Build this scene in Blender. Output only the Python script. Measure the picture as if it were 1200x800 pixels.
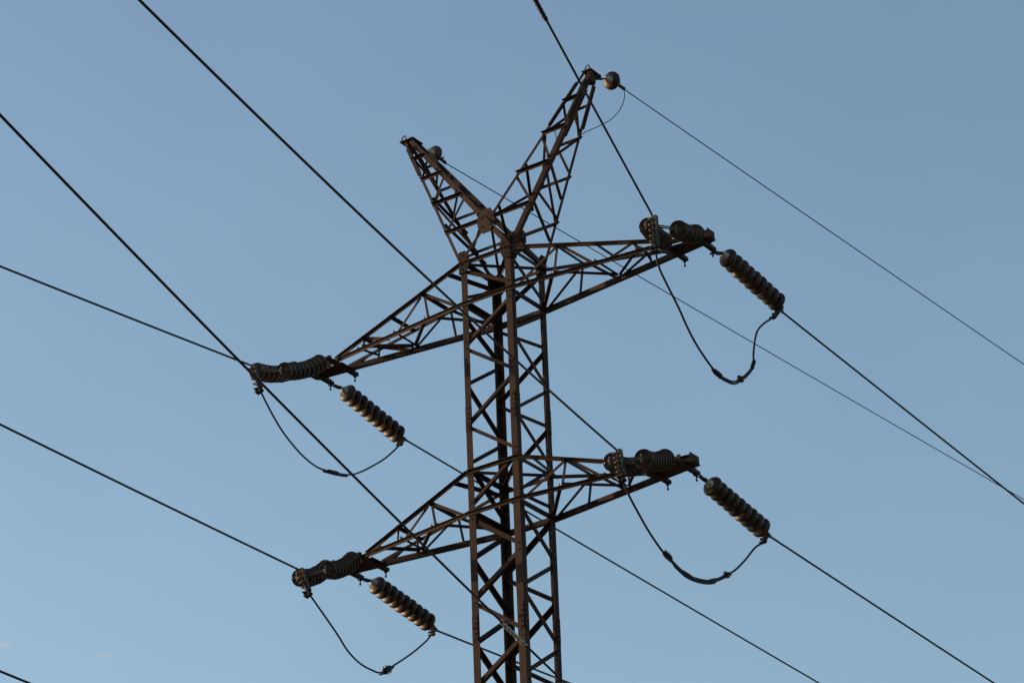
import bpy, bmesh, math, random
from mathutils import Vector, Matrix
random.seed(7)
V = Vector
sc = bpy.context.scene
for o in list(bpy.data.objects):
    bpy.data.objects.remove(o)
COL = sc.collection

# ------------------------------------------------------------------ camera
EYE = V((24.5402, -36.1695, 1.6970))
YAW, PITCH, ROLL, FPX = 2.16471, 0.464248, -0.039112, 3846.83
cam = bpy.data.cameras.new('camera')
cam_o = bpy.data.objects.new('camera', cam)
COL.objects.link(cam_o)
fwd = V((math.cos(PITCH) * math.cos(YAW), math.cos(PITCH) * math.sin(YAW), math.sin(PITCH)))
rt0 = V((math.sin(YAW), -math.cos(YAW), 0))
up0 = rt0.cross(fwd)
cr, sr = math.cos(ROLL), math.sin(ROLL)
rt = cr * rt0 + sr * up0
upv = -sr * rt0 + cr * up0
m3 = Matrix((rt, upv, -fwd)).transposed()
cam_o.matrix_world = Matrix.Translation(EYE) @ m3.to_4x4()
cam.sensor_fit = 'HORIZONTAL'
cam.sensor_width = 36.0
cam.lens = FPX / 1200 * 36.0
cam.clip_start = 0.2
cam.clip_end = 8000
sc.camera = cam_o

# ------------------------------------------------------------------ sun and sky
SUN_AZ = math.radians(252)          # clockwise from +Y
SUN_EL = math.radians(9)
sdir = V((math.sin(SUN_AZ) * math.cos(SUN_EL), math.cos(SUN_AZ) * math.cos(SUN_EL), math.sin(SUN_EL)))
world = bpy.data.worlds.new('World')
sc.world = world
world.use_nodes = True
wn, wl = world.node_tree.nodes, world.node_tree.links
wn.clear()
w_out = wn.new('ShaderNodeOutputWorld')
w_bg = wn.new('ShaderNodeBackground')
w_sky = wn.new('ShaderNodeTexSky')
w_sky.sky_type = 'NISHITA'
w_sky.sun_disc = False
w_sky.sun_elevation = SUN_EL
w_sky.sun_rotation = SUN_AZ
w_sky.altitude = 400
w_sky.air_density = 1.15
w_sky.dust_density = 1.2
w_sky.ozone_density = 1.5
w_bg.inputs['Strength'].default_value = 0.15
# two small wisps of pinkish cloud low in the south-west
w_tc = wn.new('ShaderNodeTexCoord')
last = w_sky.outputs[0]
w_ns = wn.new('ShaderNodeTexNoise')
w_ns.inputs['Scale'].default_value = 700
w_ns.inputs['Detail'].default_value = 3
wl.new(w_tc.outputs['Generated'], w_ns.inputs['Vector'])
for d_, rad, amt in (((-.6434, .6729, .3648), .0030, .75), ((-.6215, .6946, .3624), .0026, .35)):
    mp_ = wn.new('ShaderNodeVectorMath')
    mp_.operation = 'SUBTRACT'
    mp_.inputs[1].default_value = d_
    wl.new(w_tc.outputs['Generated'], mp_.inputs[0])
    sc_ = wn.new('ShaderNodeVectorMath')
    sc_.operation = 'MULTIPLY'
    sc_.inputs[1].default_value = (.7, .7, 2.2)
    wl.new(mp_.outputs[0], sc_.inputs[0])
    ln_ = wn.new('ShaderNodeVectorMath')
    ln_.operation = 'LENGTH'
    wl.new(sc_.outputs[0], ln_.inputs[0])
    mr_ = wn.new('ShaderNodeMapRange')
    mr_.interpolation_type = 'SMOOTHSTEP'
    mr_.inputs['From Min'].default_value = rad
    mr_.inputs['From Max'].default_value = 0
    wl.new(ln_.outputs['Value'], mr_.inputs['Value'])
    mu_ = wn.new('ShaderNodeMath')
    mu_.operation = 'MULTIPLY'
    wl.new(mr_.outputs[0], mu_.inputs[0])
    wl.new(w_ns.outputs[0], mu_.inputs[1])
    am_ = wn.new('ShaderNodeMath')
    am_.operation = 'MULTIPLY'
    am_.inputs[1].default_value = amt * 1.4
    am_.use_clamp = True
    wl.new(mu_.outputs[0], am_.inputs[0])
    mx_ = wn.new('ShaderNodeMix')
    mx_.data_type = 'RGBA'
    wl.new(am_.outputs[0], mx_.inputs[0])
    wl.new(last, mx_.inputs[6])
    mx_.inputs[7].default_value = (2.5, 2.25, 2.05, 1)
    last = mx_.outputs[2]
# faint unevenness of the air
w_n2 = wn.new('ShaderNodeTexNoise')
w_n2.inputs['Scale'].default_value = 14
w_n2.inputs['Detail'].default_value = 4
wl.new(w_tc.outputs['Generated'], w_n2.inputs['Vector'])
w_m2 = wn.new('ShaderNodeMapRange')
w_m2.inputs['To Min'].default_value = .955
w_m2.inputs['To Max'].default_value = 1.045
wl.new(w_n2.outputs[0], w_m2.inputs[0])
w_v2 = wn.new('ShaderNodeVectorMath')
w_v2.operation = 'SCALE'
wl.new(last, w_v2.inputs[0])
wl.new(w_m2.outputs[0], w_v2.inputs['Scale'])
wl.new(w_v2.outputs[0], w_bg.inputs[0])
wl.new(w_bg.outputs[0], w_out.inputs[0])

sun = bpy.data.lights.new('sun', 'SUN')
sun.energy = 3.2
sun.angle = math.radians(0.6)
sun.color = (1.0, 0.66, 0.42)
sun_o = bpy.data.objects.new('sun', sun)
COL.objects.link(sun_o)
sun_o.location = (-30, -40, 40)
sun_o.rotation_euler = (-sdir).to_track_quat('-Z', 'Y').to_euler()

vs = sc.view_settings
vs.view_transform = 'Standard'
vs.look = 'None'
vs.gamma = 1.0
vs.use_curve_mapping = False
vs.exposure = 0.72


# ------------------------------------------------------------------ materials
def mat_noise(name, c0, c1, scale, rough=(0.7, 0.85), metal=0.0, detail=8.0, bump=0.0, coat=0.0, spec=0.4, c2=None, stretch=None, vary=0.0):
    m = bpy.data.materials.new(name)
    m.use_nodes = True
    n, l = m.node_tree.nodes, m.node_tree.links
    b = n['Principled BSDF']
    tc = n.new('ShaderNodeTexCoord')
    mp = n.new('ShaderNodeMapping')
    if stretch:
        mp.inputs['Scale'].default_value = stretch
    l.new(tc.outputs['Object'], mp.inputs[0])
    ns = n.new('ShaderNodeTexNoise')
    ns.inputs['Scale'].default_value = scale
    ns.inputs['Detail'].default_value = detail
    ns.inputs['Roughness'].default_value = 0.65
    l.new(mp.outputs[0], ns.inputs['Vector'])
    rp = n.new('ShaderNodeValToRGB')
    rp.color_ramp.elements[0].position = 0.32
    rp.color_ramp.elements[1].position = 0.68
    rp.color_ramp.elements[0].color = (*c0, 1)
    rp.color_ramp.elements[1].color = (*c1, 1)
    if c2:
        e = rp.color_ramp.elements.new(0.78)
        e.color = (*c2, 1)
    l.new(ns.outputs[0], rp.inputs[0])
    if vary:
        oi = n.new('ShaderNodeObjectInfo')
        hs = n.new('ShaderNodeHueSaturation')
        for sock, lo, hi in (('Value', 1 - vary * .75, 1 + vary), ('Saturation', 1.12, .72)):
            q = n.new('ShaderNodeMapRange')
            q.inputs['To Min'].default_value = lo
            q.inputs['To Max'].default_value = hi
            l.new(oi.outputs['Random'], q.inputs[0])
            l.new(q.outputs[0], hs.inputs[sock])
        l.new(rp.outputs[0], hs.inputs['Color'])
        l.new(hs.outputs[0], b.inputs['Base Color'])
    else:
        l.new(rp.outputs[0], b.inputs['Base Color'])
    mr = n.new('ShaderNodeMapRange')
    mr.inputs['To Min'].default_value = rough[0]
    mr.inputs['To Max'].default_value = rough[1]
    l.new(ns.outputs[0], mr.inputs[0])
    l.new(mr.outputs[0], b.inputs['Roughness'])
    b.inputs['Metallic'].default_value = metal
    b.inputs['Specular IOR Level'].default_value = spec
    b.inputs['Coat Weight'].default_value = coat
    b.inputs['Coat Roughness'].default_value = 0.18
    if bump:
        bp = n.new('ShaderNodeBump')
        bp.inputs['Strength'].default_value = bump
        bp.inputs['Distance'].default_value = 0.01
        l.new(ns.outputs[0], bp.inputs['Height'])
        l.new(bp.outputs[0], b.inputs['Normal'])
    return m


M_STEEL = mat_noise('weathered_painted_steel', (.0175, .0089, .0061), (.039, .0182, .0104), 5.0, (.6, .85), bump=.25, spec=.14, vary=.48, c2=(.075, .030, .013))
M_CHORD = mat_noise('weathered_painted_chord', (.0165, .0085, .0060), (.037, .0176, .0102), 4.0, (.6, .85), bump=.25, spec=.14, vary=.48, c2=(.075, .030, .013))
M_PORC = mat_noise('dusty_brown_porcelain', (.016, .0078, .0055), (.036, .0175, .0108), 9.0, (.36, .55), bump=.05, coat=.0, spec=.26, vary=.35)
M_GLAZE = mat_noise('brown_glazed_porcelain', (.026, .0135, .0105), (.046, .0235, .0165), 9.0, (.13, .24), bump=.02, coat=.25, spec=.6, vary=.3)
M_CAP = mat_noise('dull_galvanised_iron', (.20, .19, .18), (.34, .32, .30), 30.0, (.5, .7), metal=.0, bump=.15)
M_FIT = mat_noise('dark_forged_fittings', (.008, .0058, .005), (.022, .0135, .010), 22.0, (.55, .8), metal=.0, spec=.2, bump=.15)
M_CLAMP = mat_noise('grey_cast_clamp', (.026, .024, .022), (.070, .064, .058), 20.0, (.5, .7), metal=.1, spec=.3, bump=.15)
M_BOLT = mat_noise('yellowed_zinc_bolts', (.07, .056, .036), (.16, .12, .075), 30.0, (.5, .7), metal=.2)
M_WIRE = mat_noise('weathered_stranded_wire', (.006, .0052, .0055), (.016, .0135, .013), 14.0, (.55, .75), metal=.0, spec=.2)
M_ARMOUR = mat_noise('grey_spiral_armour', (.10, .096, .09), (.36, .34, .32), 12.0, (.45, .65), metal=.1)
M_CONC = mat_noise('weathered_concrete', (.2, .19, .17), (.33, .31, .28), 3.0, (.85, .95), bump=.3)
M_GROUND = mat_noise('dry_grass_ground', (.11, .095, .05), (.24, .19, .11), .35, (.9, 1), bump=.6, detail=12)


# ------------------------------------------------------------------ object helpers
def link(name, me, parent=None):
    o = bpy.data.objects.new(name, me)
    COL.objects.link(o)
    if parent is not None:
        o.parent = parent
    return o


def empty(name, loc, label, cat, group=None):
    o = bpy.data.objects.new(name, None)
    o.empty_display_size = 0.2
    o.location = loc
    COL.objects.link(o)
    tag(o, label, cat, group)
    return o


def tag(o, label, cat, group=None):
    o['label'] = label
    o['category'] = cat
    if group:
        o['group'] = group


class MB:
    """Collects shapes in world coordinates and links them as ONE mesh object."""

    def __init__(self):
        self.v, self.f, self.sm = [], [], []

    def add(self, vs_, fs, smooth=False):
        k = len(self.v)
        self.v += [V(a) for a in vs_]
        for f in fs:
            self.f.append([i + k for i in f])
            self.sm.append(smooth)

    def prism(self, A, B, poly, e1, e2, smooth=False):
        """poly: list of (x, y) in the frame e1, e2; swept from A to B."""
        n = len(poly)
        vs_ = [A + e1 * x + e2 * y for x, y in poly] + [B + e1 * x + e2 * y for x, y in poly]
        fs = [[i, (i + 1) % n, n + (i + 1) % n, n + i] for i in range(n)]
        fs += [list(range(n))[::-1], list(range(n, 2 * n))]
        self.add(vs_, fs, smooth)

    def angle(self, A, B, n, b, t, side=1, n2=1, off=0.0, b2=None):
        """L-section from A to B. n: normal of the plane that the first flange lies in;
        the second flange points along n2*n."""
        A, B, n = V(A), V(B), V(n)
        a = (B - A).normalized()
        n = (n - a * n.dot(a)).normalized()
        e1 = n.cross(a).normalized() * side
        e2 = n * n2
        b2 = b2 or b
        o = n * off
        c = e1 * (-b * .5)
        self.prism(A + o + c, B + o + c, [(0, 0), (b, 0), (b, t), (t, t), (t, b2), (0, b2)], e1, e2)

    def box(self, c, ex, ey, ez):
        c, ex, ey, ez = V(c), V(ex), V(ey), V(ez)
        vs_ = [c + sx * ex + sy * ey + sz * ez for sx in (-1, 1) for sy in (-1, 1) for sz in (-1, 1)]
        self.add(vs_, [[0, 1, 3, 2], [4, 6, 7, 5], [0, 4, 5, 1], [2, 3, 7, 6], [0, 2, 6, 4], [1, 5, 7, 3]])

    def bar(self, A, B, w, h, upd=V((0, 0, 1))):
        A, B = V(A), V(B)
        a = (B - A).normalized()
        s = a.cross(upd).normalized()
        u = s.cross(a).normalized()
        self.prism(A, B, [(-w / 2, -h / 2), (w / 2, -h / 2), (w / 2, h / 2), (-w / 2, h / 2)], s, u)

    def tube(self, pts, r, n=8, closed=False):
        pts = [V(p) for p in pts]
        rs = r if isinstance(r, (list, tuple)) else [r] * len(pts)
        N = len(pts)
        ref = V((0.31, 0.17, 0.93)).normalized()
        vs_, fs = [], []
        for i, p in enumerate(pts):
            a = pts[(i + 1) % N] if (closed or i < N - 1) else pts[i]
            b = pts[i - 1] if (closed or i > 0) else pts[i]
            d = (a - b).normalized()
            if abs(d.dot(ref)) > .98:
                ref = V((1, 0, 0))
            s = d.cross(ref).normalized()
            u = s.cross(d)
            for k in range(n):
                t = 2 * math.pi * k / n
                vs_.append(p + rs[i] * (math.cos(t) * s + math.sin(t) * u))
        for i in range(N if closed else N - 1):
            j = (i + 1) % N
            for k in range(n):
                k2 = (k + 1) % n
                fs.append([i * n + k, i * n + k2, j * n + k2, j * n + k])
        if not closed:
            fs.append(list(range(n))[::-1])
            fs.append([(N - 1) * n + k for k in range(n)])
        self.add(vs_, fs, True)

    def lathe(self, prof, o, d, n=28):
        """prof: (radius, distance along d)."""
        d = V(d).normalized()
        s = d.cross(V((0.31, 0.17, 0.93))).normalized()
        u = s.cross(d)
        vs_, fs = [], []
        for r, z in prof:
            for k in range(n):
                t = 2 * math.pi * k / n
                vs_.append(V(o) + d * z + max(r, 1e-4) * (math.cos(t) * s + math.sin(t) * u))
        for i in range(len(prof) - 1):
            for k in range(n):
                k2 = (k + 1) % n
                fs.append([i * n + k, (i + 1) * n + k, (i + 1) * n + k2, i * n + k2])
        self.add(vs_, fs, True)

    def hexbolt(self, c, d, r=.014, h=.02):
        d = V(d).normalized()
        s = d.cross(V((0.31, 0.17, 0.93))).normalized()
        u = s.cross(d)
        poly = [(r * math.cos(k * math.pi / 3), r * math.sin(k * math.pi / 3)) for k in range(6)]
        self.prism(V(c) - d * .003, V(c) + d * h, poly, s, u)

    def plate(self, pts, n, t):
        """flat polygon plate of thickness t along n (pts in world)."""
        n = V(n).normalized()
        k = len(pts)
        vs_ = [V(p) for p in pts] + [V(p) + n * t for p in pts]
        fs = [[i, (i + 1) % k, k + (i + 1) % k, k + i] for i in range(k)] + [list(range(k))[::-1], list(range(k, 2 * k))]
        self.add(vs_, fs)

    def build(self, name, m, parent=None, origin=None):
        if origin is None:
            origin = parent_loc(parent) if parent is not None else V((0, 0, 0))
        me = bpy.data.meshes.new(name)
        me.from_pydata([v - origin for v in self.v], [], self.f)
        me.materials.append(m)
        for p, s in zip(me.polygons, self.sm):
            p.use_smooth = s
        bm = bmesh.new()
        bm.from_mesh(me)
        bmesh.ops.recalc_face_normals(bm, faces=bm.faces)
        bm.to_mesh(me)
        bm.free()
        o = link(name, me, parent)
        if parent is None:
            o.location = origin
        return o


def parent_loc(o):
    p = V((0, 0, 0))
    while o is not None:
        p = p + o.location
        o = o.parent
    return p


def smooth_path(pts, per=6):
    pts = [V(p) for p in pts]
    out = []
    P = [pts[0] * 2 - pts[1]] + pts + [pts[-1] * 2 - pts[-2]]
    for i in range(1, len(P) - 2):
        for k in range(per):
            t = k / per
            a, b, c, d = P[i - 1], P[i], P[i + 1], P[i + 2]
            out.append(.5 * ((2 * b) + (c - a) * t + (2 * a - 5 * b + 4 * c - d) * t * t + (3 * b - a - 3 * c + d) * t ** 3))
    out.append(pts[-1])
    return out


# ------------------------------------------------------------------ ground
g = MB()
N = 24
S = 3000.0
vs_ = [(S * ((i / N) * 2 - 1), S * ((j / N) * 2 - 1), 0) for i in range(N + 1) for j in range(N + 1)]
g.add(vs_, [[i * (N + 1) + j, (i + 1) * (N + 1) + j, (i + 1) * (N + 1) + j + 1, i * (N + 1) + j + 1] for i in range(N) for j in range(N)])
go = g.build('ground', M_GROUND)
go['kind'] = 'structure'

# ------------------------------------------------------------------ the pylon
Z0 = 24.87                     # height of the mast top above the ground
H = 0.45
pyl = empty('lattice_pylon', (0, 0, 0), 'tall rust-brown steel lattice pylon with crossarms either side and two horned peaks', 'pylon')
ZK = -9.0                      # below this the mast widens to its feet
BASE = 1.75


def half(z):
    return H if z > ZK else H + (BASE - H) * (ZK - z) / (Z0 + ZK)


def corner(sx, sy, z, d=0.0):
    h = half(z) - d
    return V((sx * h, sy * h, z + Z0))


def leg_mesh(sx, sy):
    m = MB()
    for z0, z1, b, t in ((0.05, -0.74, .105, .010), (-0.74, -4.1, .105, .010), (-4.1, ZK, .118, .012), (ZK, -Z0 + .3, .14, .014)):
        A, B = corner(sx, sy, z0), corner(sx, sy, z1)
        e1, e2 = V((-sx, 0, 0)), V((0, -sy, 0))
        m.prism(A, B, [(0, 0), (b, 0), (b, t), (t, t), (t, b), (0, b)], e1, e2)
    # splice plates with bolts
    for z in (-2.6, -5.9):
        c = corner(sx, sy, z)
        for axis, nrm in ((V((-sx, 0, 0)), V((0, sy, 0))), (V((0, -sy, 0)), V((sx, 0, 0)))):
            m.box(c + axis * .052 + nrm * .006, axis * .044, nrm * .005, V((0, 0, .2)))
            for k in range(5):
                m.hexbolt(c + axis * .052 + nrm * .011 + V((0, 0, -.16 + .08 * k)), nrm, .012, .014)
    return m


legs = {}
for sx, sy in ((1, -1), (-1, -1), (-1, 1), (1, 1)):
    lg = leg_mesh(sx, sy).build('leg', M_STEEL, pyl)
    legs[sx, sy] = lg
    # gusset plates where the horns and the top chords meet the leg
    gp = MB()
    for nrm, ax in ((V((0, sy, 0)), V((-sx, 0, 0))), (V((sx, 0, 0)), V((0, -sy, 0)))):
        c = corner(sx, sy, 0) + nrm * .018
        poly = [c + ax * -.02 + V((0, 0, -.19)), c + ax * .11 + V((0, 0, -.19)), c + ax * .17 + V((0, 0, -.06)), c + ax * .17 + V((0, 0, .08)), c + ax * .10 + V((0, 0, .17)), c + ax * -.02 + V((0, 0, .17))]
        gp.plate(poly, nrm, .010)
        for a_, z_ in ((.035, -.13), (.035, -.05), (.09, -.03), (.12, .05), (.05, .10)):
            gp.hexbolt(c + ax * a_ + nrm * .010 + V((0, 0, z_)), nrm, .014, .010)
    gp.build('gusset_plate', M_STEEL, lg)
    if True:
        fb = MB()
        c = corner(sx, sy, -Z0)
        fb.box(V((c.x, c.y, .2)), V((.35, 0, 0)), V((0, .35, 0)), V((0, 0, .25)))
        fb.build('footing', M_CONC, pyl)

# body lacing: single zigzags on each face, staggered from face to face
NODES = [(-.12, -.60), (-.80, -1.38), (-1.42, -2.04), (-2.06, -2.68), (-2.70, -3.32), (-3.34, -3.98),
         (-4.17, -4.82), (-4.85, -5.44), (-5.47, -6.12), (-6.16, -6.76), (-6.80, -7.42), (-7.46, -8.06), (-8.1, -8.7)]
FACES = {'FL': ((-1, -1), (1, -1)), 'FR': ((1, -1), (1, 1)), 'BR': ((1, 1), (-1, 1)), 'LB': ((-1, 1), (-1, -1))}
# which edge of the angle its second flange stands on
SIDE = {'FL': (1, -1), 'FR': (-1, -1), 'BR': (-1, -1), 'LB': (1, 1)}


def face_normal(c0, c1):
    return V((c0[0] + c1[0], c0[1] + c1[1], 0)).normalized()


k_off = 0
for nm, (c0, c1) in FACES.items():
    n = face_normal(c0, c1)
    for i, (za, zb) in enumerate(NODES):
        flip = i % 2
        ca, cb = (c0, c1) if not flip else (c1, c0)
        low = za < -4.1
        b = .066 if low else .052
        if nm == 'LB' and i == 1:
            za = -.95
        A, B = corner(*ca, za), corner(*cb, zb)
        d = (B - A).normalized()
        A, B = A + d * .035, B - d * .035
        m = MB()
        off = -.0135 - (.0035 if flip else 0) - (.002 if low else 0)
        m.angle(A, B, n, b, .006, side=SIDE[nm][flip], n2=-1, off=off)
        for q in (A + d * .03, B - d * .03):
            m.hexbolt(q - n * .004 + n * .006, n, .011, .012)
        m.build('body_brace', M_STEEL, pyl)
    # lower panels, down to the feet
    zz = [-9.0, -11.2, -13.8, -17.0, -20.6, -24.5]
    for i in range(5):
        for ca, cb, o in ((c0, c1, 0), (c1, c0, .012)):
            A, B = corner(*ca, zz[i]), corner(*cb, zz[i + 1])
            d = (B - A).normalized()
            m = MB()
            m.angle(A + d * .05, B - d * .05, n, .075, .007, n2=-1, off=-.018 - o)
            if i < 5:
                m.build('body_brace', M_STEEL, pyl)

TIERS = [dict(zt=-.04, zb=-.713, X=3.64, w=.078, xt=3.05, bars=(3.02, 3.5), joints=(1.22, 1.86, 2.44)),
         dict(zt=-3.46, zb=-4.118, X=3.12, w=.10, xt=2.5, bars=(2.5, 2.98), joints=(1.19, 1.82)),
         dict(zt=-7.85, zb=-8.48, X=2.5, w=.10, xt=2.0, bars=(1.85, 2.33), joints=(1.15, 1.6))]

# diaphragm struts at every crossarm level
for T in TIERS:
    for zz in (T['zt'] + .02, T['zb']):
        for ca, cb in (((1, -1), (1, 1)), ((-1, 1), (-1, -1))):
            A, B = corner(*ca, zz), corner(*cb, zz)
            n = face_normal(ca, cb)
            m = MB()
            heavy = zz == T['zb']
            m.angle(A, B, n, .085 if heavy else .06, .007, side=-1, n2=-1, off=-.026)
            m.build('horizontal_strut', M_STEEL, pyl)
    m = MB()
    m.angle(corner(-1, -1, T['zt'] + .03, .03), corner(1, 1, T['zt'] + .03, .03), V((0, 0, 1)), .05, .006, n2=-1)
    m.build('horizontal_strut', M_STEEL, pyl)
    m = MB()
    m.angle(corner(1, -1, T['zt'] + .04, .03), corner(-1, 1, T['zt'] + .04, .03), V((0, 0, 1)), .05, .006, n2=-1, off=.012)
    m.build('horizontal_strut', M_STEEL, pyl)


# ------------------------------------------------------------------ crossarms
def crossarm(T, s):
    zt, zb, X, w, xt = T['zt'] + Z0, T['zb'] + Z0, T['X'], T['w'], T['xt']
    ch = {}
    for k, sy in (('F', -1), ('B', 1)):
        B0, B1 = V((s * H, sy * H, zb)), V((s * X, sy * w, zb))
        t = (xt - H) / (X - H)
        ch['B' + k] = (B0, B1)
        ch['T' + k] = (V((s * H, sy * H, zt)), B0 + t * (B1 - B0) + V((0, 0, .03)))

    def at(c, u):
        a, b = ch[c]
        t = (u - abs(a.x)) / (abs(b.x) - abs(a.x))
        return a + t * (b - a)
    m = MB()
    for k, sy in (('F', -1), ('B', 1)):
        n = V((0, sy, 0))
        # front and rear bottom chords run on across the mast face
        a, b = ch['B' + k]
        bw = .058 if sy < 0 else .08
        sd = 1 if s * sy > 0 else -1
        m.angle(V((0, sy * (H + .004), zb)), a + V((0, sy * .004, 0)), n, bw, .008, side=-sy * sd, n2=1, off=.001, b2=.04 if sy < 0 else .06)
        m.angle(a + V((0, sy * .004, 0)), b, n, bw, .008, side=-sy * sd, n2=1, off=.001, b2=.04 if sy < 0 else .06)
        a, b = ch['T' + k]
        m.angle(V((0, sy * (H + .004), zt)), a + V((0, sy * .004, 0)), n, .056, .007, side=sd, n2=1, off=.001, b2=.045)
        m.angle(a + V((0, sy * .004, 0)), b, n, .056, .007, side=sd, n2=1, off=.001, b2=.045)
    root = m.build('crossarm', M_CHORD, pyl)

    def brace(A, B, n, b=.042, n2=-1, side=1, off=-.01, ext=0.0):
        A, B = V(A), V(B)
        d = (B - A).normalized()
        q = MB()
        q.angle(A - d * ext, B, n, b, .005, side=side, n2=n2, off=off)
        for e in (A + d * .02, B - d * .02):
            q.hexbolt(e + V(n) * (off + .002), n, .010, .012)
        q.build('brace', M_CHORD, root)
    J = T['joints']
    zu = V((0, 0, 1))
    for k, sy in (('F', -1), ('B', 1)):
        n = V((0, sy, 0))
        tc, bc = 'T' + k, 'B' + k
        brace(at(tc, J[0]), at(bc, H + .06), n, .045)
        brace(at(tc, J[0]), at(bc, J[0] - .08), n, .042, off=-.017)
        brace(at(tc, J[0] + .08), at(bc, J[1] - .02), n, .042, off=-.024)
        if len(J) > 2:
            brace(at(tc, J[2]), at(bc, J[1] + .1), n, .045)
            brace(at(tc, J[2] + .04), at(bc, J[2] + .06), n, .036, off=-.017)
        else:
            brace(at(tc, J[1] + .05), at(bc, J[1] + .07), n, .036, off=-.017)
        # gusset plate that ties the top chord into the bottom chord
        q = MB()
        p0, p1, p2 = at(tc, xt - .42), at(tc, xt), at(bc, xt + .25)
        p3 = at(bc, xt - .18)
        q.plate([p + n * .012 for p in (p0, p1, p2, p3)], n, .006)
        q.build('gusset_plate', M_CHORD, root)
    # top struts and bottom lacing
    for u in J:
        brace(at('TF', u), at('TB', u), zu, .048, side=s, off=.006, ext=.075)
    brace(at('TF', .68), at('TB', .50), zu, .052, side=s, off=.006, ext=.03)
    # bottom face zigzag
    dn = V((0, 0, -1))
    brace(at('BF', J[0] - .08), V((s * (H - .02), H, zb)), dn, .05, off=-.045)
    brace(at('BF', J[0] - .04), at('BB', J[1]), dn, .045, off=-.052)
    brace(at('BB', J[1] + .03), at('BF', (J[2] if len(J) > 2 else J[1] + .4) + .08), dn, .045, off=-.045)
    brace(at('BF', J[1] - .02), at('BB', J[1] - .01), dn, .04, off=-.059)
    if len(J) > 2:
        brace(at('BF', J[2] + .16), at('BB', J[2] + .05), dn, .04, off=-.052)
    # tip plates between the two bottom chords
    q = MB()
    pl = [at('BF', xt - .1), at('BF', X), at('BB', X), at('BB', xt - .1)]
    q.plate([p + V((0, 0, -.046)) for p in pl], dn, .010)
    q.box(V((s * (X + .004), 0, zb + .02)), V((.006, 0, 0)), V((0, w + .02, 0)), V((0, 0, .055)))
    q.plate([V((s * (xt + .1), -.006, zb - .04)), V((s * X, -.006, zb - .04)), V((s * X, -.006, zb + .08)), V((s * (xt + .25), -.006, zb + .07))], V((0, 1, 0)), .012)
    q.build('tip_plate', M_CHORD, root)
    for u in T['bars']:
        y0, y1 = -.46, .32
        c = MB()
        x = s * u
        zc = zb - .092
        c.box(V((x, (y0 + y1) / 2, zc)), V((.030, 0, 0)), V((0, (y1 - y0) / 2, 0)), V((0, 0, .006)))
        for e in (-1, 1):
            c.box(V((x + e * .033, (y0 + y1) / 2, zc + .022)), V((.0035, 0, 0)), V((0, (y1 - y0) / 2, 0)), V((0, 0, .026)))
        for y in (y0 + .07, y1 - .05):
            c.tube([V((x, y, zc + .09)), V((x, y, zc - .105))], .009, 8)
            c.hexbolt(V((x, y, zc + .03)), zu, .026, .03)
            c.hexbolt(V((x, y, zc - .006)), dn, .026, .028)
            c.hexbolt(V((x, y, zc - .085)), dn, .017, .022)
        # angle cleats bolted to the chords
        for e in (-1, 1):
            c.box(V((x, e * .19, zb + .0)), V((.03, 0, 0)), V((0, .010, 0)), V((0, 0, .045)))
        c.build('crossbar', M_FIT, root)
    return root


for T in TIERS:
    for s in (-1, 1):
        crossarm(T, s)


# ------------------------------------------------------------------ earth-wire peaks
HX, HZ, HW, HY = 1.695, 2.76, .085, .075


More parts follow.
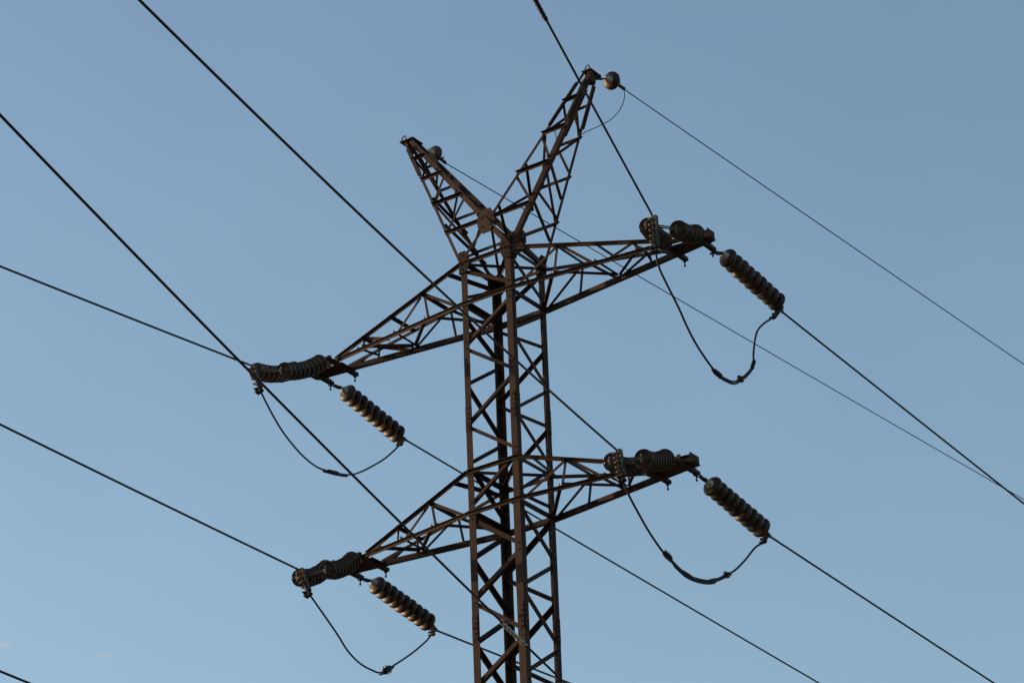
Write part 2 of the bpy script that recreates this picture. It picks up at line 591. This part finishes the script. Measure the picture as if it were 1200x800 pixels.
def peak(s):
    ch = {}
    for sy, k in ((-1, 'F'), (1, 'B')):
        ch['o' + k] = (V((s * H, sy * H, Z0)), V((s * (HX + .05), sy * HW + HY, HZ + Z0)))
        ch['i' + k] = (V((-s * H, sy * H, Z0)), V((s * (HX - .05), sy * HW + HY, HZ + Z0)))

    def at(c, z):
        a, b = ch[c]
        return a + (b - a) * (z / HZ)
    m = MB()
    for k, sy in (('F', -1), ('B', 1)):
        n = V((0, sy, 0))
        for c in 'oi':
            a, b = ch[c + k]
            sd = 1 if (s * sy) * (1 if c == 'o' else -1) > 0 else -1
            off = .002 if (c == 'o') == (s > 0) else .012
            big = (c == 'i' and s < 0) or (c == 'o' and s > 0 and k == 'F')
            m.angle(a, b, n, .082 if big else .046, .008, side=-sd, n2=1 if c == 'i' and s < 0 else -1, off=off, b2=.065 if big else .042)
    root = m.build('earth_wire_peak', M_CHORD, pyl)

    def brace(A, B, n, b=.045, n2=1, side=1, off=.012, ext=.03):
        A, B = V(A), V(B)
        d = (B - A).normalized()
        q = MB()
        q.angle(A - d * ext, B + d * ext, n, b, .005, side=side, n2=n2, off=off)
        q.build('brace', M_CHORD, root)
    L = (.64, 1.29, 1.86, 2.33)
    for k, sy in (('F', -1), ('B', 1)):
        n = V((0, sy, .12)).normalized()
        for i, z in enumerate(L):
            brace(at('o' + k, z), at('i' + k, z), n, .05, n2=1, side=(-1 if s * sy > 0 else 1), off=.016)
        for i in range(3):
            brace(at('i' + k, L[i + 1] - .05), at('o' + k, L[i] + .06), n, .042, n2=-1, off=-.012)
    for c, sg in (('o', s), ('i', -s)):
        n = V((sg, 0, 0))
        seq = [(.08, .62), (.66, 1.27), (1.33, 1.84), (1.9, 2.31)]
        for i, (z0, z1) in enumerate(seq):
            a, b = ('F', 'B') if (i % 2 == 0) == (c == 'o') else ('B', 'F')
            brace(at(c + a, z0), at(c + b, z1), n, .042, n2=-1, off=-.012)
        for z in (.7, 1.3):
            brace(at(c + 'F', z + .1), at(c + 'B', z - .3), n, .036, n2=-1, off=-.022)
    # pieces that stiffen the head
    for c in ('oF', 'iF', 'oB', 'iB'):
        sy = -1 if c[1] == 'F' else 1
        q = MB()
        q.angle(at(c, 1.98), at(c, 2.6), V((0, sy, 0)), .075, .006, n2=1, off=.016, b2=.05)
        q.build('brace', M_CHORD, root)
    q = MB()
    c = V((s * HX, HY, HZ + Z0 + .012))
    if s < 0:
        q.box(c, V((.13, 0, 0)), V((0, .135, 0)), V((0, 0, .010)))
    else:
        q.box(c + V((0, .03, 0)), V((.085, 0, 0)), V((0, .15, 0)), V((0, 0, .010)))
    q.box(c + V((0, 0, -.10)), V((.05, 0, 0)), V((0, .06, 0)), V((0, 0, .075)))
    for e in (-1, 1):
        for g_ in (-1, 1):
            q.hexbolt(c + V((e * .06, g_ * .09, -.010)), V((0, 0, -1)), .014, .02)
    q.build('cap_plate', M_CHORD, root)
    q = MB()
    r0 = c + V((-.07, -.10, .045)) if s < 0 else c + V((.0, -.08, .04))
    q.tube([r0 + V((.055 * math.cos(t), -.02 * math.cos(t), .055 * math.sin(t))) for t in [2 * math.pi * k / 18 for k in range(18)]], .010, 6, closed=True)
    q.build('lifting_eye', M_FIT, root)
    # gusset plates where the inner chords cross
    return root


pk = {s: peak(s) for s in (-1, 1)}
for sy in (-1, 1):
    q = MB()
    z = HZ * H / (HX - .05 + H)
    t = z / HZ
    y = (sy * H) * (1 - t) + (sy * HW + HY) * t
    c = V((0, y + sy * .040, z + Z0))
    n = V((0, sy, 0))
    q.plate([c + V((a * .155, 0, b * .20)) for a, b in ((-.45, -1), (.45, -1), (1, -.3), (1, .45), (.55, 1), (-.55, 1), (-1, .45), (-1, -.3))], n, .011)
    for a, b in ((-.45, -.5), (.45, -.5), (-.55, .4), (.3, .7), (.6, .3)):
        q.hexbolt(c + V((a * .155, sy * .011, b * .17)), n, .015, .010)
    q.build('gusset_plate', M_STEEL, pyl)

# ------------------------------------------------------------------ insulators
PITCH_D = .155
CAP = [(.0, -.100), (.026, -.100), (.030, -.090), (.042, -.084), (.051, -.072), (.055, -.035), (.060, -.014), (.064, -.006), (.064, .002)]
SHED = [(.060, .000), (.085, .002), (.112, .011), (.132, .026), (.1420, .045), (.1435, .053), (.1400, .060), (.1350, .056), (.131, .040), (.125, .036), (.121, .060),
        (.116, .062), (.111, .038), (.103, .034), (.098, .058), (.093, .060), (.088, .034), (.078, .030), (.073, .054), (.068, .055), (.062, .028), (.040, .026), (.032, .034), (.0, .034)]
PIN = [(.0, .030), (.018, .030), (.016, .062), (.014, .070), (.014, .074), (.0, .074)]


BELL = [(.056, -.012), (.085, -.008), (.120, .003), (.144, .018), (.1555, .034), (.1585, .050), (.156, .064), (.150, .070), (.143, .062), (.138, .050), (.132, .070), (.124, .070), (.117, .048), (.098, .046), (.088, .064), (.070, .044), (.0, .044)]


def add_disc(parent, o, d, prof):
    m = MB()
    f = random.uniform(.975, 1.02)
    m.lathe([(r * f * (.95 if prof is BELL else .94), z) for r, z in prof], o, d, 36)
    dk = m.build('disc', M_PORC if prof is BELL else M_GLAZE, parent)
    c = MB()
    c.lathe(CAP, o, d, 18)
    c.lathe(PIN, o, d, 10)
    c.build('metal_cap', M_CAP, dk)


def string(root, pts_dirs, link_pts, label, group, prof):
    e = empty('insulator_string', root, label, 'insulator', group)
    for o, d in pts_dirs:
        # every disc hangs a little out of true
        w = V((random.uniform(-1, 1), random.uniform(-1, 1), random.uniform(-1, 1))) * .025
        add_disc(e, o, (d + w).normalized(), prof)
    q = MB()
    # shackle, links and ball eye between the crossbar and the first cap
    a, b = V(link_pts[0]), V(link_pts[1])
    d = (b - a).normalized()
    L = (b - a).length
    s = d.cross(V((0, 0, 1))).normalized()
    u = s.cross(d)
    q.tube([a - s * .03 - d * .03, a - s * .032 + d * .05, a + d * .075, a + s * .032 + d * .05, a + s * .03 - d * .03], .011, 7)
    q.tube([a - s * .055 - d * .02, a + s * .055 - d * .02], .014, 7)
    q.box(a + d * (.06 + (L - .12) * .28), d * ((L - .12) * .28), s * .012, u * .026)
    q.tube([a + d * (L * .55) - u * .034, a + d * (L * .55) + u * .034], .011, 7)
    q.box(a + d * (L * .72), d * (L * .16), s * .024, u * .018)
    q.tube([a + d * (L * .55), b + d * .02], .013, 7)
    q.hexbolt(a + d * (L * .72) + s * .02, s, .018, .02)
    q.build('shackle', M_FIT, e)
    return e


def front_string(a, b, label, sag=.05):
    a, b = V(a), V(b)
    b = b - (b - a).normalized() * .05
    ln = (b - a).length

    def P(x):
        t = x / ln
        return a + (b - a) * t + V((0, 0, -sag * 4 * t * (1 - t)))
    dd = []
    for k in range(9):
        x = ln - .075 - PITCH_D * (8 - k)
        dd.append((P(x), (P(x + .02) - P(x - .02)).normalized()))
    first = dd[0][0] - dd[0][1] * .085
    return string(a, dd, (a, first), label, 'insulator strings of the pylon', SHED)


def back_string(a, c0, c8, label):
    a, c0, c8 = V(a), V(c0), V(c8)
    d = (c8 - c0).normalized()
    p = (c8 - c0).length / 8 * .985
    dd = [(c0 + d * (p * k - .045), d) for k in range(9)]
    return string(a, dd, (a, c0 - d * .14), label, 'insulator strings of the pylon', BELL)


FRONT = {'UR': (((3.08, -.24, 24.12), (3.665, -1.779, 23.536)), ((3.62, -.24, 24.12), (4.105, -1.704, 23.356))),
         'LR': (((2.5, -.42, 20.705), (2.915, -1.861, 20.12)), ((2.98, -.42, 20.705), (3.394, -1.821, 20.033))),
         'LL': (((-2.98, -.42, 20.705), (-2.561, -1.751, 19.91)), ((-2.5, -.42, 20.705), (-2.059, -1.737, 19.899))),
         'UL': (((-3.5, -.42, 24.11), (-3.285, -1.85, 23.406)), ((-3.02, -.42, 24.11), (-2.817, -1.784, 23.286)))}
WHERE = {'UR': 'upper right', 'LR': 'lower right', 'UL': 'upper left', 'LL': 'lower left'}
for k, (s0, s1) in FRONT.items():
    w = WHERE[k]
    left, right = (s0, s1)
    sag = .09 if k[1] == 'L' else .06
    front_string(*left, f'left string of the foreshortened insulator pair under the {w} crossarm tip', sag)
    front_string(*right, f'right string of the foreshortened insulator pair under the {w} crossarm tip', sag)

BACK = {'UR': ((3.5, .3, 24.03), (3.517, .669, 24.094), (3.574, 1.937, 23.868)),
        'LR': ((2.98, .3, 20.66), (2.997, .669, 20.606), (3.052, 1.89, 20.353)),
        'UL': ((-3.5, .3, 24.06), (-3.483, .687, 24.055), (-3.428, 1.907, 23.773)),
        'LL': ((-2.98, .3, 20.66), (-2.963, .67, 20.672), (-2.909, 1.88, 20.434))}
for k, (a, c0, c8) in BACK.items():
    back_string(a, c0, c8, f'single string of nine dark discs slanting away below the {WHERE[k]} crossarm tip')

# ------------------------------------------------------------------ strain clamps
FC = {'UR': ((3.793, -1.849, 23.617), (3.814, -1.849, 23.072)), 'LR': ((3.051, -1.931, 20.227), (3.12, -1.931, 19.777)),
      'UL': ((-3.31, -1.92, 23.487), (-3.147, -1.92, 23.026)), 'LL': ((-2.505, -1.821, 20.005), (-2.337, -1.821, 19.59))}
for k, (t, b) in FC.items():
    t, b = V(t), V(b)
    e = empty('strain_clamp', t, f'grey bolted strain clamp and yoke bar at the front of the {WHERE[k]} insulator pair', 'clamp', 'strain clamps')
    d = (b - t).normalized()
    s = d.cross(V((0, 1, 0))).normalized()
    q = MB()
    back = V((0, 1, 0))
    N_ = 10
    # trough that the conductor lies in, straight at the top, flared at the bottom
    for i in range(N_):
        a0, a1 = i / N_, (i + 1) / N_
        wd = .026 - .010 * a0
        dp = .034 - .014 * a0
        q.box(t + (b - t) * ((a0 + a1) / 2 * .86) + back * .03 + s * .035, d * ((b - t).length * .43 / N_ - .0005), s * wd, back * dp)
    q.build('clamp_body', M_CLAMP, e)
    nb = 5 if k[1] == 'R' else 4
    for i in range(nb):
        u = MB()
        c = t + (b - t) * ((i + .7) / (nb + .3) * .86) + s * (-.004)
        r = .026
        u.tube([c - s * r + back * .06, c - s * r - back * .02, c - back * .035, c + s * r - back * .02, c + s * r + back * .06], .0085, 7)
        u.hexbolt(c - s * r - back * .03, -back, .017, .026)
        u.build('u_bolt', M_BOLT, e)
    y = MB()
    e0, e1 = V(FRONT[k][0][1]), V(FRONT[k][1][1])
    dd = (e1 - e0).normalized()
    y.bar(e0 - dd * .05, e1 + dd * .05, .016, .018)
    y.bar(e0 - dd * .05 + V((0, .012, .034)), e1 + dd * .05 + V((0, .012, .034)), .016, .014)
    for ee in (e0, e1):
        y.tube([ee + V((0, .06, .03)), ee + V((0, -.05, -.0))], .02, 8)
        y.hexbolt(ee + V((0, -.012, 0)), V((0, -1, 0)), .028, .035)
        y.hexbolt(ee + V((0, -.012, .045)), V((0, -1, 0)), .018, .03)
        y.hexbolt(ee + V((0, -.012, -.045)), V((0, -1, 0)), .018, .03)
    mid = e0 + (e1 - e0) * (.3 if k[1] == 'R' else .08)
    y.bar(mid, t + (b - t) * .12 + back * .05, .03, .03)
    y.build('yoke_bar', M_CLAMP, e)
    g_ = MB()
    c = b
    for z in (0.03, -.035):
        g_.box(c + d * z, s * .055, back * .03, d * .017)
        for sg in (-1, 1):
            g_.hexbolt(c + d * z + s * sg * .04 - back * .03, -back, .017, .03)
    g_.build('jumper_clip', M_FIT, e)

BW = {'UR': ((3.579, 2.045, 23.75), (3.566, 1.766, 23.529), -.113, 6.5), 'LR': ((3.061, 2.093, 20.291), (3.052, 1.894, 20.121), -.0786, 6.0),
      'UL': ((-3.419, 2.098, 23.743), (-3.426, 1.944, 23.592), -.0645, 11.5), 'LL': ((-2.9, 2.075, 20.358), (-2.905, 1.967, 20.232), .0275, 3.5)}
for k, (w0, j0, sl, hv) in BW.items():
    w0, j0 = V(w0), V(j0)
    c8 = V(BACK[k][2])
    d = (c8 - V(BACK[k][1])).normalized()
    e = empty('strain_clamp', c8 + d * .1, f'small dark strain clamp under the far end of the {WHERE[k]} slanting insulator string', 'clamp', 'strain clamps')
    q = MB()
    tip = c8 + d * .10
    q.tube([tip - d * .03, tip + d * .05], .018, 8)
    q.bar(tip, w0, .036, .05)
    q.bar(tip + d * .03, j0 + V((0, .03, .02)), .05, .055)
    q.build('clamp_body', M_FIT, e)
    for i in range(3):
        u = MB()
        c = tip + (j0 - tip) * (.3 + .3 * i)
        u.tube([c + V((-.045, 0, .0)), c + V((.045, 0, 0))], .014, 7)
        u.hexbolt(c + V((.04, 0, 0)), V((1, 0, 0)), .02, .02)
        u.hexbolt(c + V((-.04, 0, 0)), V((-1, 0, 0)), .02, .02)
        u.build('u_bolt', M_FIT, e)
    y = MB()
    y.tube([w0 - d * .07, w0 + V((.045, .991, sl)) * .04], .021, 8)
    y.build('wire_sleeve', M_CLAMP, e)


# ------------------------------------------------------------------ wires
def run(P0, az, sgn, slope, hv, length, curv=.0006, step=1.5):
    """points of a span leaving P0; az: sideways run per metre along the line; slope fits at distance hv."""
    P0 = V(P0)
    dv = V((az, sgn, 0)).normalized()
    k = curv
    s0 = slope - k * hv
    out, h = [], 0.0
    while h <= length:
        out.append(P0 + dv * h + V((0, 0, s0 * h + k * h * h)))
        h += step if h > 20 else .5
    return out, dv, s0, k


def wire(name, pts, r, label, cat, group):
    m = MB()
    m.tube(pts, r, 8)
    o = m.build(name, M_WIRE, None, V(pts[0]))
    tag(o, label, cat, group)
    return o


R_C, R_E = .0155, .0088
FWIRE = {'UR': ((3.793, -1.849, 23.640), .33, .0135, 5.5, 'line wire dropping from the top edge to the upper right insulator pair'),
         'LR': ((3.051, -1.931, 20.235), .30, -.1356, 15.6, 'long line wire crossing behind the left of the mast down to the lower right insulator pair'),
         'UL': ((-3.31, -1.92, 23.487), .08, -.1565, 5.9, 'line wire from the left edge to the upper left insulator pair'),
         'LL': ((-2.505, -1.821, 20.005), .10, -.0631, 7.0, 'line wire from the left edge to the lower left insulator pair')}
FWIRE['LR'] = FWIRE['LR'][:4] + ('long line wire from the top edge past the mast to the lower right insulator pair',)
for k, (P0, az, sl, hv, lab) in FWIRE.items():
    pts, dv, s0, kk = run(P0, az, -1, sl, hv, 75, .0015 if k == 'LR' else .0006)
    pts[0] = V(P0)
    b = V(FC[k][1])
    pts = [b + V((0, 0, .03)), b + (V(P0) - b) * .5] + pts        # the wire lies in the clamp
    o = wire('line_wire', pts, R_C, lab, 'wire', 'line wires of the pylon')
    if k == 'UR':
        q = MB()
        h0, h1 = 5.28, 6.6
        for i in range(14):
            h = h0 + (h1 - h0) * i / 13
            c = V(P0) + dv * h + V((0, 0, s0 * h + kk * h * h))
            sd = dv.cross(V((0, 0, 1))).normalized()
            ph = i * 1.9
            q.tube([c - dv * .045, c - dv * .03 + sd * .0, c + dv * .03, c + dv * .045], [.02, .028, .028, .02], 8)
            cc = c + V((0, 0, .026)) + sd * .022
            q.tube([cc - dv * .032, cc - dv * .016, cc + dv * .016, cc + dv * .032], [.012, .024, .024, .012], 8)
        q.build('spiral_armour', M_WIRE, o)

# two further wires that come from the third crossarm, below the frame
for nm, P0, az, sl, hv, anchor, lab in (
        ('R', (2.6, -1.85, Z0 - 8.39), .2, .0855, 15.0, (2.33, -.44, Z0 - 8.57), 'longest thick line wire, down across the mast, with a grey spiral repair'),
        ('L', (-2.1, -1.85, Z0 - 8.43), .1, -.0535, 6.9, (-1.85, -.44, Z0 - 8.57), 'short end of a line wire in the bottom left corner')):
    pts, dv, s0, kk = run(P0, az, -1, sl, hv, 75, .0015 if nm == 'R' else .0006)
    o = wire('line_wire', [V(anchor)] + pts, R_C, lab, 'wire', 'line wires of the pylon')
    if nm == 'R':
        q = MB()
        h0, h1 = 2.60, 3.34

        def W(h):
            return V(P0) + dv * h + V((0, 0, s0 * h + kk * h * h))
        sd = dv.cross(V((0, 0, 1))).normalized()
        q.tube([W(h0), W(h0 + .06), W(h1 - .06), W(h1)], [.014, .018, .018, .014], 8)
        for ph0 in (0, math.pi):
            hp = []
            for i in range(70):
                t = i / 69
                h = h0 + (h1 - h0) * t
                th = ph0 + t * 2 * math.pi * 3.5
                rr = .019
                hp.append(W(h) + rr * (math.cos(th) * sd + math.sin(th) * V((0, 0, 1))))
            q.tube(hp, .0125, 6)
        q.build('spiral_armour', M_ARMOUR, o)

BLAB = {'UR': 'thick line wire from the upper right slanting insulators to the right edge', 'LR': 'line wire from the lower right slanting insulators to the bottom right corner',
        'UL': 'line wire from the upper left slanting insulators passing behind the mast', 'LL': 'line wire from the lower left slanting insulators passing low behind the mast'}
for k, (w0, j0, sl, hv) in BW.items():
    pts, *_ = run(w0, .045, 1, sl, hv, 220, .0003)
    wire('line_wire', pts, R_C, BLAB[k], 'wire', 'line wires of the pylon')

# earth wires with one disc each
EW = {1: ((1.713, .963, 27.782), -.0138, 11.5, (1.70, .62, 27.775), 'right'), -1: ((-1.657, .888, 27.648), .0141, 18.6, (-1.665, .602, 27.679), 'left')}
for s, (w0, sl, hv, dc, w) in EW.items():
    w0, dc = V(w0), V(dc)
    root = V((s * HX, HY + .155, HZ + Z0 - .02))
    d = (w0 - root).normalized()
    e = empty('insulator_disc', root, f'single glossy brown bell insulator at the top of the {w} horned peak', 'insulator', 'earth wire insulators')
    m = MB()
    prof = [(r * .92, z) for r, z in BELL]
    m.lathe(prof, dc, d, 36)
    dk = m.build('disc', M_PORC, e)
    c = MB()
    c.lathe([(.0, -.125), (.026, -.125), (.034, -.115), (.046, -.105), (.054, -.06), (.060, -.016), (.064, -.004)], dc, d, 18)
    c.lathe([(.0, .05), (.02, .05), (.018, .12), (.0, .12)], dc, d, 10)
    c.build('metal_cap', M_CAP, dk)
    q = MB()
    a = dc - d * .12
    q.bar(root - d * .10, root + (a - root) * .55, .02, .045)
    q.tube([root + (a - root) * .4, a + d * .02], .014, 7)
    q.hexbolt(root + V((.01, 0, 0)), V((1, 0, 0)), .022, .03)
    q.build('shackle', M_FIT, e)
    q = MB()
    q.bar(dc + d * .10, w0 + d * .05, .032, .045)
    for i in range(2):
        q.hexbolt(dc + d * (.16 + .07 * i) + V((.016, 0, 0)), V((1, 0, 0)), .016, .02)
    q.build('wire_clip', M_FIT, e)
    pts, *_ = run(w0, .045, 1, sl, hv, 220, .0002)
    wire('earth_wire', pts, R_E, ('thin earth wire from the right peak down to the right edge' if s > 0 else 'thin earth wire from the left peak passing behind the right peak'), 'wire', 'earth wires')

# ------------------------------------------------------------------ jumper loops
JMP = {
    'UL': [[-3.148, -1.9, 23.026], [-3.171, -1.588, 22.762], [-3.193, -1.276, 22.559], [-3.224, -.848, 22.397], [-3.254, -.438, 22.339], [-3.282, -.043, 22.394], [-3.317, .429, 22.519], [-3.343, .79, 22.696], [-3.384, 1.358, 23.083], [-3.406, 1.661, 23.329], [-3.426, 1.944, 23.592]],
    'LL': [[-2.340, -1.80, 19.600], [-2.407, -1.359, 19.417], [-2.464, -.978, 19.251], [-2.508, -.681, 19.1], [-2.559, -.341, 19.028], [-2.611, .005, 19.036], [-2.66, .33, 19.097], [-2.718, .72, 19.34], [-2.805, 1.298, 19.724], [-2.875, 1.765, 20.075], [-2.901, 1.938, 20.232]],
    'UR': [[3.815, -1.852, 23.07], [3.809, -1.777, 22.85], [3.797, -1.6, 22.686], [3.774, -1.26, 22.432], [3.759, -1.037, 22.226], [3.739, -.748, 22.033], [3.711, -.352, 21.875], [3.697, -.14, 21.84], [3.676, .161, 21.873], [3.663, .35, 21.929], [3.647, .58, 22.075], [3.633, .789, 22.24], [3.619, .992, 22.452], [3.616, 1.036, 22.655], [3.611, 1.109, 22.879], [3.603, 1.221, 23.092], [3.589, 1.427, 23.289], [3.566, 1.767, 23.537]],
    'LR': [[3.12, -1.933, 19.78], [3.118, -1.776, 19.592], [3.113, -1.536, 19.393], [3.109, -1.272, 19.2], [3.103, -.98, 19.046], [3.1, -.817, 19.012], [3.097, -.613, 18.947], [3.092, -.36, 18.904], [3.087, -.062, 18.931], [3.081, .244, 19.004], [3.077, .475, 19.105], [3.072, .763, 19.262], [3.067, 1.018, 19.417], [3.062, 1.324, 19.667], [3.057, 1.586, 19.912], [3.055, 1.735, 20.028], [3.052, 1.894, 20.121]]}
JLAB = {'UL': 'shallow jumper loop with one dark sleeve below the upper left crossarm', 'LL': 'jumper loop with an oval connector below the lower left crossarm',
        'UR': 'deep crooked jumper loop with taped joints below the upper right crossarm', 'LR': 'round jumper loop with a thick doubled middle below the lower right crossarm'}


def doubled(o, P, i0, i1, r, dz, name='overlap_tail'):
    q = MB()
    q.tube([p + V((0, .0, dz)) for p in P[i0:i1]], r, 7)
    return q.build(name, M_WIRE, o)


def connector(o, P, i, ln, r, bolts=3, name='connector'):
    d = (P[i + 1] - P[i - 1]).normalized()
    c = P[i]
    q = MB()
    q.tube([c - d * ln / 2, c - d * ln * .38, c + d * ln * .38, c + d * ln / 2], [r * .6, r, r, r * .6], 8)
    s = V((1, -.6, 0)).normalized()
    u = s.cross(d).normalized()
    for b in range(bolts):
        t = (b + .5) / bolts - .5
        for e in (-1, 1):
            q.tube([c + d * ln * .8 * t, c + d * ln * .8 * t + u * e * (r + .022)], .009, 6)
            q.tube([c + d * ln * .8 * t + s * 0, c + d * ln * .8 * t + s * e * (r + .018)], .009, 6)
    return q.build(name, M_FIT, o)


for k, p in JMP.items():
    P = smooth_path(p, 6)
    o = wire('jumper_wire', P, R_C * (1.0 if k[1] == 'R' else .92), JLAB[k], 'jumper wire', 'jumper loops')
    n = len(P)
    if k == 'UL':
        connector(o, P, 31, .34, .034, 0, 'sleeve')
        doubled(o, P, 27, 37, .012, -.028)
    elif k == 'LL':
        connector(o, P, 39, .24, .050, 2)
        doubled(o, P, 35, 43, .012, -.03)
    elif k == 'UR':
        connector(o, P, 41, .24, .036, 2, 'sleeve')
        connector(o, P, 59, .13, .038, 3)
        connector(o, P, 72, .22, .030, 0, 'sleeve')
        doubled(o, P, 36, 74, .014, -.034)
    else:
        connector(o, P, 29, .20, .038, 4)
        connector(o, P, 66, .13, .036, 2)
        connector(o, P, 57, .22, .026, 0, 'sleeve')
        connector(o, P, 42, .26, .030, 0, 'sleeve')
        doubled(o, P, 27, 70, .016, -.027)
        doubled(o, P, 34, 60, .013, -.046)
ej = [[1.719, .974, 27.77], [1.724, .984, 27.665], [1.706, .95, 27.518], [1.666, .875, 27.346], [1.599, .748, 27.175], [1.526, .61, 27.048], [1.447, .461, 26.933], [1.383, .34, 26.84], [1.333, .255, 26.755],
      [1.16, .21, 26.66], [.98, .2, 26.76], [.931, .2, 26.911], [.907, .21, 27.055]]
wire('earth_jumper_wire', smooth_path(ej, 6), .0066, 'thin looping earth jumper from the right bell insulator back to the right peak', 'jumper wire', 'jumper loops')
